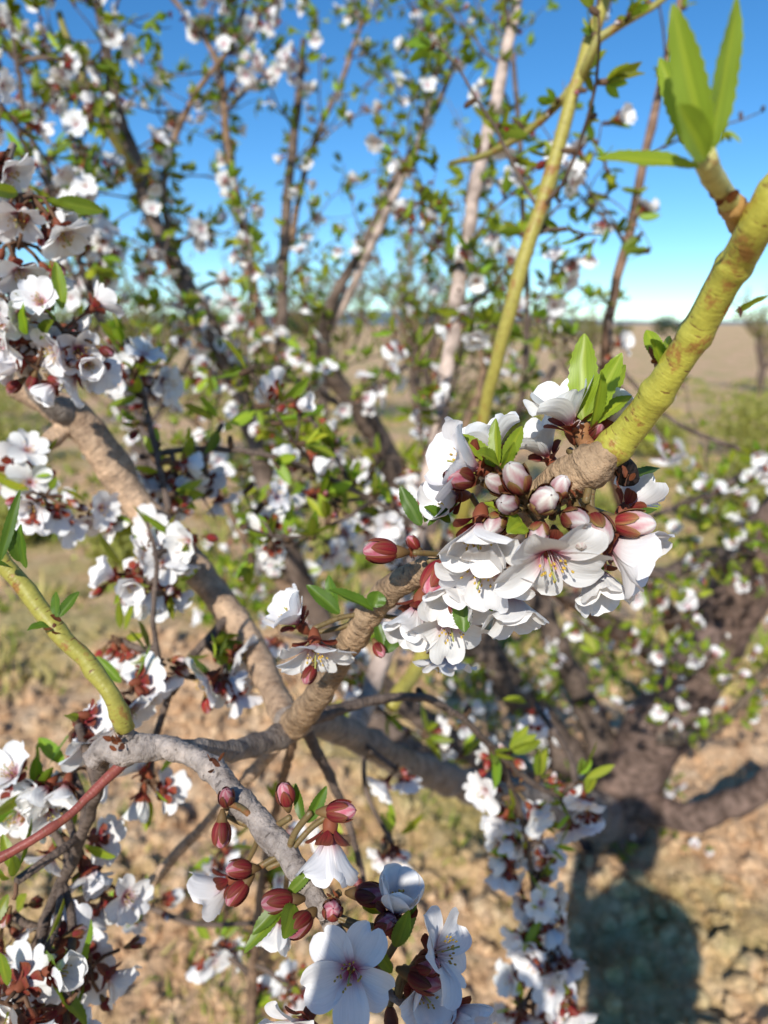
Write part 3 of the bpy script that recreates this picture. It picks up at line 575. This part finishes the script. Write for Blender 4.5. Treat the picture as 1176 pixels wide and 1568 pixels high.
L(noi(24, 5, .68), b.inputs['Height']); L(b.outputs[0], p.inputs['Normal'])
L(p.outputs[0], out.inputs[0]); M_SOIL = m
g.build("ground", [M_SOIL])
def clod_t():
    mb = MB(); ellip(mb, np.zeros(3), 1, .75, 6, 9, 0, (1, 1, 1)); V, Q, M, C, TT = mb.arr(); o = rnd.uniform(0, 99)
    V = np.array([v * (1 + .5 * noise.noise(Vector(v * 1.3 + o)) + .25 * noise.noise(Vector(v * 3.1 + o))) for v in V]); return V, Q, M, C, TT
CL = [clod_t() for _ in range(8)]; pool = Pool()
for i in range(12000):
    y = rnd.uniform(.6, 9) if i % 3 == 0 else rnd.uniform(.7, 3.5); x = rnd.uniform(-.75, .75) * (y + .8)
    s = .005 + .034 * rnd.random() ** 2.8
    if noise.noise(Vector((x * 1.5, y * 1.5, 7))) < -.15: s *= .6
    pool.put(rnd.choice(CL), frame(rv()) * s * np.array([1, rnd.uniform(.6, 1), rnd.uniform(.6, 1)]), np.array([x, y, gh(x, y) + s * .25]))
cm = MB(); pool.flush(cm); cm.build("soil_clods", [M_SOIL], smooth=False)
def blade_t():
    mb = MB(); nu = 3; u = np.linspace(0, 1, nu + 1); bx = rnd.uniform(-.5, .5)
    V = []
    for a in u:
        w = .07 * (1 - a * .9); V += [(-w, bx * a * a, a), (w, bx * a * a, a)]
    mb.add(V, gq(nu, 1), 0, (1, 1, 1)); return mb.arr()
BL = [blade_t() for _ in range(6)]; pool = Pool()
for i in range(11000):
    y = 1.3 + 20 * rnd.random() ** 1.5; x = rnd.uniform(-.75, .75) * (y + 1)
    nn = noise.noise(Vector((x * .8, y * .8, 2))) + .6 * noise.noise(Vector((x * 2.6, y * 2.6, 2)))
    if nn < (.30 if y < 2.8 else -.02): continue
    gcol = np.array([.25, .32, .045]) if rnd.random() < .55 else np.array([.56, .46, .18])
    hh = rnd.uniform(.04, .17) * (1 if y > 2.8 else .35)
    for j in range(rnd.randint(6, 13)):
        d = nz(rv() * .8 + np.array([0, 0, 1.0])); px, py = x + rnd.gauss(0, .06), y + rnd.gauss(0, .06)
        h = hh * rnd.uniform(.5, 1.2); M = frame(d) * h; M[:, 0] *= 1.5
        pool.put(rnd.choice(BL), M, np.array([px, py, gh(px, py) - .005]), gcol * rnd.uniform(.7, 1.2))
wm = MB(); pool.flush(wm); wm.build("weeds", [M_WEED])
pool = Pool(); rnd.seed(5)
def clump(x, y, w, h, n, col, sz):
    for _ in range(n):
        v = rv() * rnd.random() ** .4; f = 1 + .35 * noise.noise(Vector(v * 2.2 + x))
        p = np.array([x + v[0] * w * f, y + v[1] * w * f, gh(x, y) + h * (.55 + .5 * v[2] * f)])
        pool.put(LEAF[0][0], frame(rv()) @ np.diag([sz * .6, sz * .6, sz]), p, np.array(col) * rnd.uniform(.6, 1.4))
for i in range(30):
    y = rnd.uniform(70, 150); x = rnd.uniform(-.55, -.1) * y if i < 24 else rnd.uniform(0, .6) * y
    h = rnd.uniform(1.2, 3.4); clump(x, y, h * rnd.uniform(.6, 1.2), h, 170, (.05, .075, .03), .55)
mb = MB(); pool.flush(mb); mb.build("distant_trees", [M_LFAR])
pool = Pool()
for x, y, w, h in [(4.3, 8.8, .5, .75), (5.4, 9.6, .8, .95), (3.1, 8.5, .4, .5), (-4.3, 8.2, .5, .5), (6.6, 11, .9, 1.0), (1.6, 9.5, .5, .5), (-1.2, 8.4, .4, .45), (-6.4, 12, .8, .7), (2.6, 5.6, .35, .4), (-1.6, 4.6, .3, .3), (3.2, 6.2, .4, .45), (-.3, 6.6, .4, .35), (-2.6, 5.2, .35, .3), (1.5, 5.2, .3, .3)]:
    clump(x, y, w, h, 1300, (.29, .31, .08), .05)
mb = MB(); pool.flush(mb); mb.build("shrubs", [M_LFAR])
m, nt, out = newmat('hill'); L = nt.links.new
p = N(nt, 'ShaderNodeBsdfPrincipled'); p.inputs['Roughness'].default_value = 1
q = N(nt, 'ShaderNodeTexNoise'); q.inputs['Scale'].default_value = .02; q.inputs['Detail'].default_value = 8
gg = N(nt, 'ShaderNodeNewGeometry'); L(gg.outputs[0], q.inputs[0])
L(ramp(nt, q.outputs[0], [(.35, (.10, .16, .21)), (.65, (.17, .23, .28))]), p.inputs[0]); L(p.outputs[0], out.inputs[0])
xs = np.linspace(-800, 900, 120); V = []
for x in xs:
    hgt = 9 + 15 * max(0, noise.noise(Vector((x * .004, 1.3, 0))) + .25) + 3 * noise.noise(Vector((x * .03, 4, 0)))
    for a, b in ((0, 0), (.6, 60), (1, 120), (0, 260)): V.append((x, 780 + b, hgt * a - 1))
mb = MB(); mb.add(np.array(V), gq(119, 3)[:, ::-1], 0, (1, 1, 1)); mb.build("hills", [m])
# ------------------------------------------------------------------ photographer (stands behind the lens; the shadow on the soil is hers)
def pmat(name, col, r=.8):
    m, nt, out = newmat(name); p = N(nt, 'ShaderNodeBsdfPrincipled'); p.inputs['Roughness'].default_value = r
    q = N(nt, 'ShaderNodeTexNoise'); q.inputs['Scale'].default_value = 40
    nt.links.new(ramp(nt, q.outputs[0], [(.3, tuple(c * .8 for c in col)), (.7, col)]), p.inputs[0]); nt.links.new(p.outputs[0], out.inputs[0]); return m
person = bpy.data.objects.new("photographer", None); bpy.context.collection.objects.link(person)
def skin(name, vs, es, mat, sub=2):
    me = bpy.data.meshes.new(name); me.from_pydata([v[:3] for v in vs], es, []); ob = bpy.data.objects.new(name, me)
    bpy.context.collection.objects.link(ob); ob.parent = person
    md = ob.modifiers.new('s', 'SKIN'); md.use_smooth_shade = True
    for i, v in enumerate(vs):
        r = v[3]; me.skin_vertices[0].data[i].radius = (r, v[4] if len(v) > 4 else r); me.skin_vertices[0].data[i].use_root = (i == 0)
    s = ob.modifiers.new('ss', 'SUBSURF'); s.levels = s.render_levels = sub; me.materials.append(mat)
bx, by = -.03, -.34
skin('body', [(bx, by, .95, .12, .1), (bx, by, 1.12, .10, .09), (bx, by, 1.32, .115, .10), (bx, by, 1.43, .08, .07), (bx, by + .01, 1.49, .045),
              (bx - .07, by, .86, .075), (bx - .08, by + .01, .5, .052), (bx - .08, by, .1, .038), (bx - .09, by + .13, .04, .033),
              (bx + .07, by, .86, .075), (bx + .08, by + .01, .5, .052), (bx + .08, by, .1, .038), (bx + .09, by + .13, .04, .033),
              (bx - .13, by, 1.4, .045), (bx - .15, by + .05, 1.18, .038), (bx - .08, by + .2, 1.33, .03), (bx - .055, by + .27, 1.40, .024),
              (bx + .13, by, 1.4, .045), (bx + .13, by + .05, 1.18, .038), (bx + .08, by + .2, 1.28, .03), (bx + .06, by + .27, 1.34, .024)],
     [(0, 1), (1, 2), (2, 3), (3, 4), (0, 5), (5, 6), (6, 7), (7, 8), (0, 9), (9, 10), (10, 11), (11, 12), (3, 13), (13, 14), (14, 15), (15, 16), (3, 17), (17, 18), (18, 19), (19, 20)], pmat('cloth', (.05, .07, .12)))
skin('head', [(bx, by + .01, 1.50, .05), (bx, by + .03, 1.60, .065, .075), (bx, by + .02, 1.68, .075, .09), (bx, by + .01, 1.74, .055, .06), (bx, by + .115, 1.64, .012)], [(0, 1), (1, 2), (2, 3), (1, 4)], pmat('skin', (.5, .3, .2)))
skin('hair', [(bx, by - .03, 1.55, .05), (bx, by - .04, 1.68, .075), (bx, by - .01, 1.75, .075)], [(0, 1), (1, 2)], pmat('hair', (.04, .025, .015)))
SK = bpy.data.materials['skin']
for sx, x0, z0 in ((-1, -.055, 1.44), (1, .02, 1.36)):
    vs = [(x0 + sx * .03, -.075, z0 - .03, .028, .016), (x0 + sx * .036, -.055, z0 + .02, .034, .014)]; es = [(0, 1)]
    for f in range(4):
        i = len(vs); zz = z0 + .05 - f * .022
        vs += [(x0 + sx * .045, -.045, zz, .0095), (x0 + sx * .036, -.022, zz + .003, .0085), (x0 + sx * .008, -.014, zz + .004, .007)]; es += [(1, i), (i, i + 1), (i + 1, i + 2)]
    i = len(vs); vs += [(x0 + sx * .012, -.06, z0 + .03, .01), (x0 - sx * .008, -.045, z0 + .045, .008)]; es += [(1, i), (i, i + 1)]
    skin('hand', vs, es, SK, 1)
bm = bmesh.new(); bmesh.ops.create_cube(bm, size=1)
for v in bm.verts: v.co = Vector((v.co.x * .076, v.co.y * .008, v.co.z * .16))
bmesh.ops.bevel(bm, geom=list(bm.edges), offset=.003, segments=3, affect='EDGES')
me = bpy.data.meshes.new('smartphone'); bm.to_mesh(me); bm.free(); ph = bpy.data.objects.new('smartphone', me); bpy.context.collection.objects.link(ph)
me.materials.append(pmat('phone_glass', (.02, .02, .022), .2)); ph.location = (-.022, -.032, 1.44); ph.rotation_euler = (-PITCH, 0, 0)
# ------------------------------------------------------------------ light, sky, camera
AZ, EL = rad(19), rad(34)
w = bpy.data.worlds.new("World"); bpy.context.scene.world = w; w.use_nodes = True; nt = w.node_tree; nt.nodes.clear()
sky = N(nt, 'ShaderNodeTexSky', sky_type='NISHITA', sun_disc=False); sky.sun_elevation = EL; sky.sun_rotation = math.pi + AZ
sky.air_density = .9; sky.dust_density = .0; sky.ozone_density = 3.6; sky.altitude = 1200
hs = N(nt, 'ShaderNodeHueSaturation'); hs.inputs['Saturation'].default_value = 1.22; nt.links.new(sky.outputs[0], hs.inputs['Color'])
tn = mix(nt, hs.outputs[0], (.90, 1.05, 1.06), mode='MULTIPLY', fv=1)
bg = N(nt, 'ShaderNodeBackground'); bg.inputs[1].default_value = .145; nt.links.new(tn, bg.inputs[0])
wo = N(nt, 'ShaderNodeOutputWorld'); nt.links.new(bg.outputs[0], wo.inputs[0])
ld = bpy.data.lights.new('sun', 'SUN'); ld.energy = 5; ld.angle = rad(.5); ld.color = (1, .96, .88)
lo = bpy.data.objects.new('sun', ld); bpy.context.collection.objects.link(lo); lo.location = (-3, -8, 8)
lo.rotation_euler = Vector((math.sin(AZ) * math.cos(EL), math.cos(AZ) * math.cos(EL), -math.sin(EL))).to_track_quat('-Z', 'Y').to_euler()
cd = bpy.data.cameras.new('camera'); cam = bpy.data.objects.new('camera', cd); bpy.context.collection.objects.link(cam)
cam.location = EYE; cam.rotation_euler = (math.pi / 2 - PITCH, 0, 0)
cd.sensor_fit = 'VERTICAL'; cd.sensor_height = 36; cd.lens = 1141 / 1568 * 36; cd.clip_start = .01; cd.clip_end = 3000
cd.dof.use_dof = True; cd.dof.focus_distance = .272; cd.dof.aperture_fstop = 9.0
sc = bpy.context.scene; sc.camera = cam
sc.view_settings.view_transform = 'Standard'; sc.view_settings.look = 'None'; sc.view_settings.exposure = 0
print('verts', T.bark.n, T.blo.n, T.lf.n)
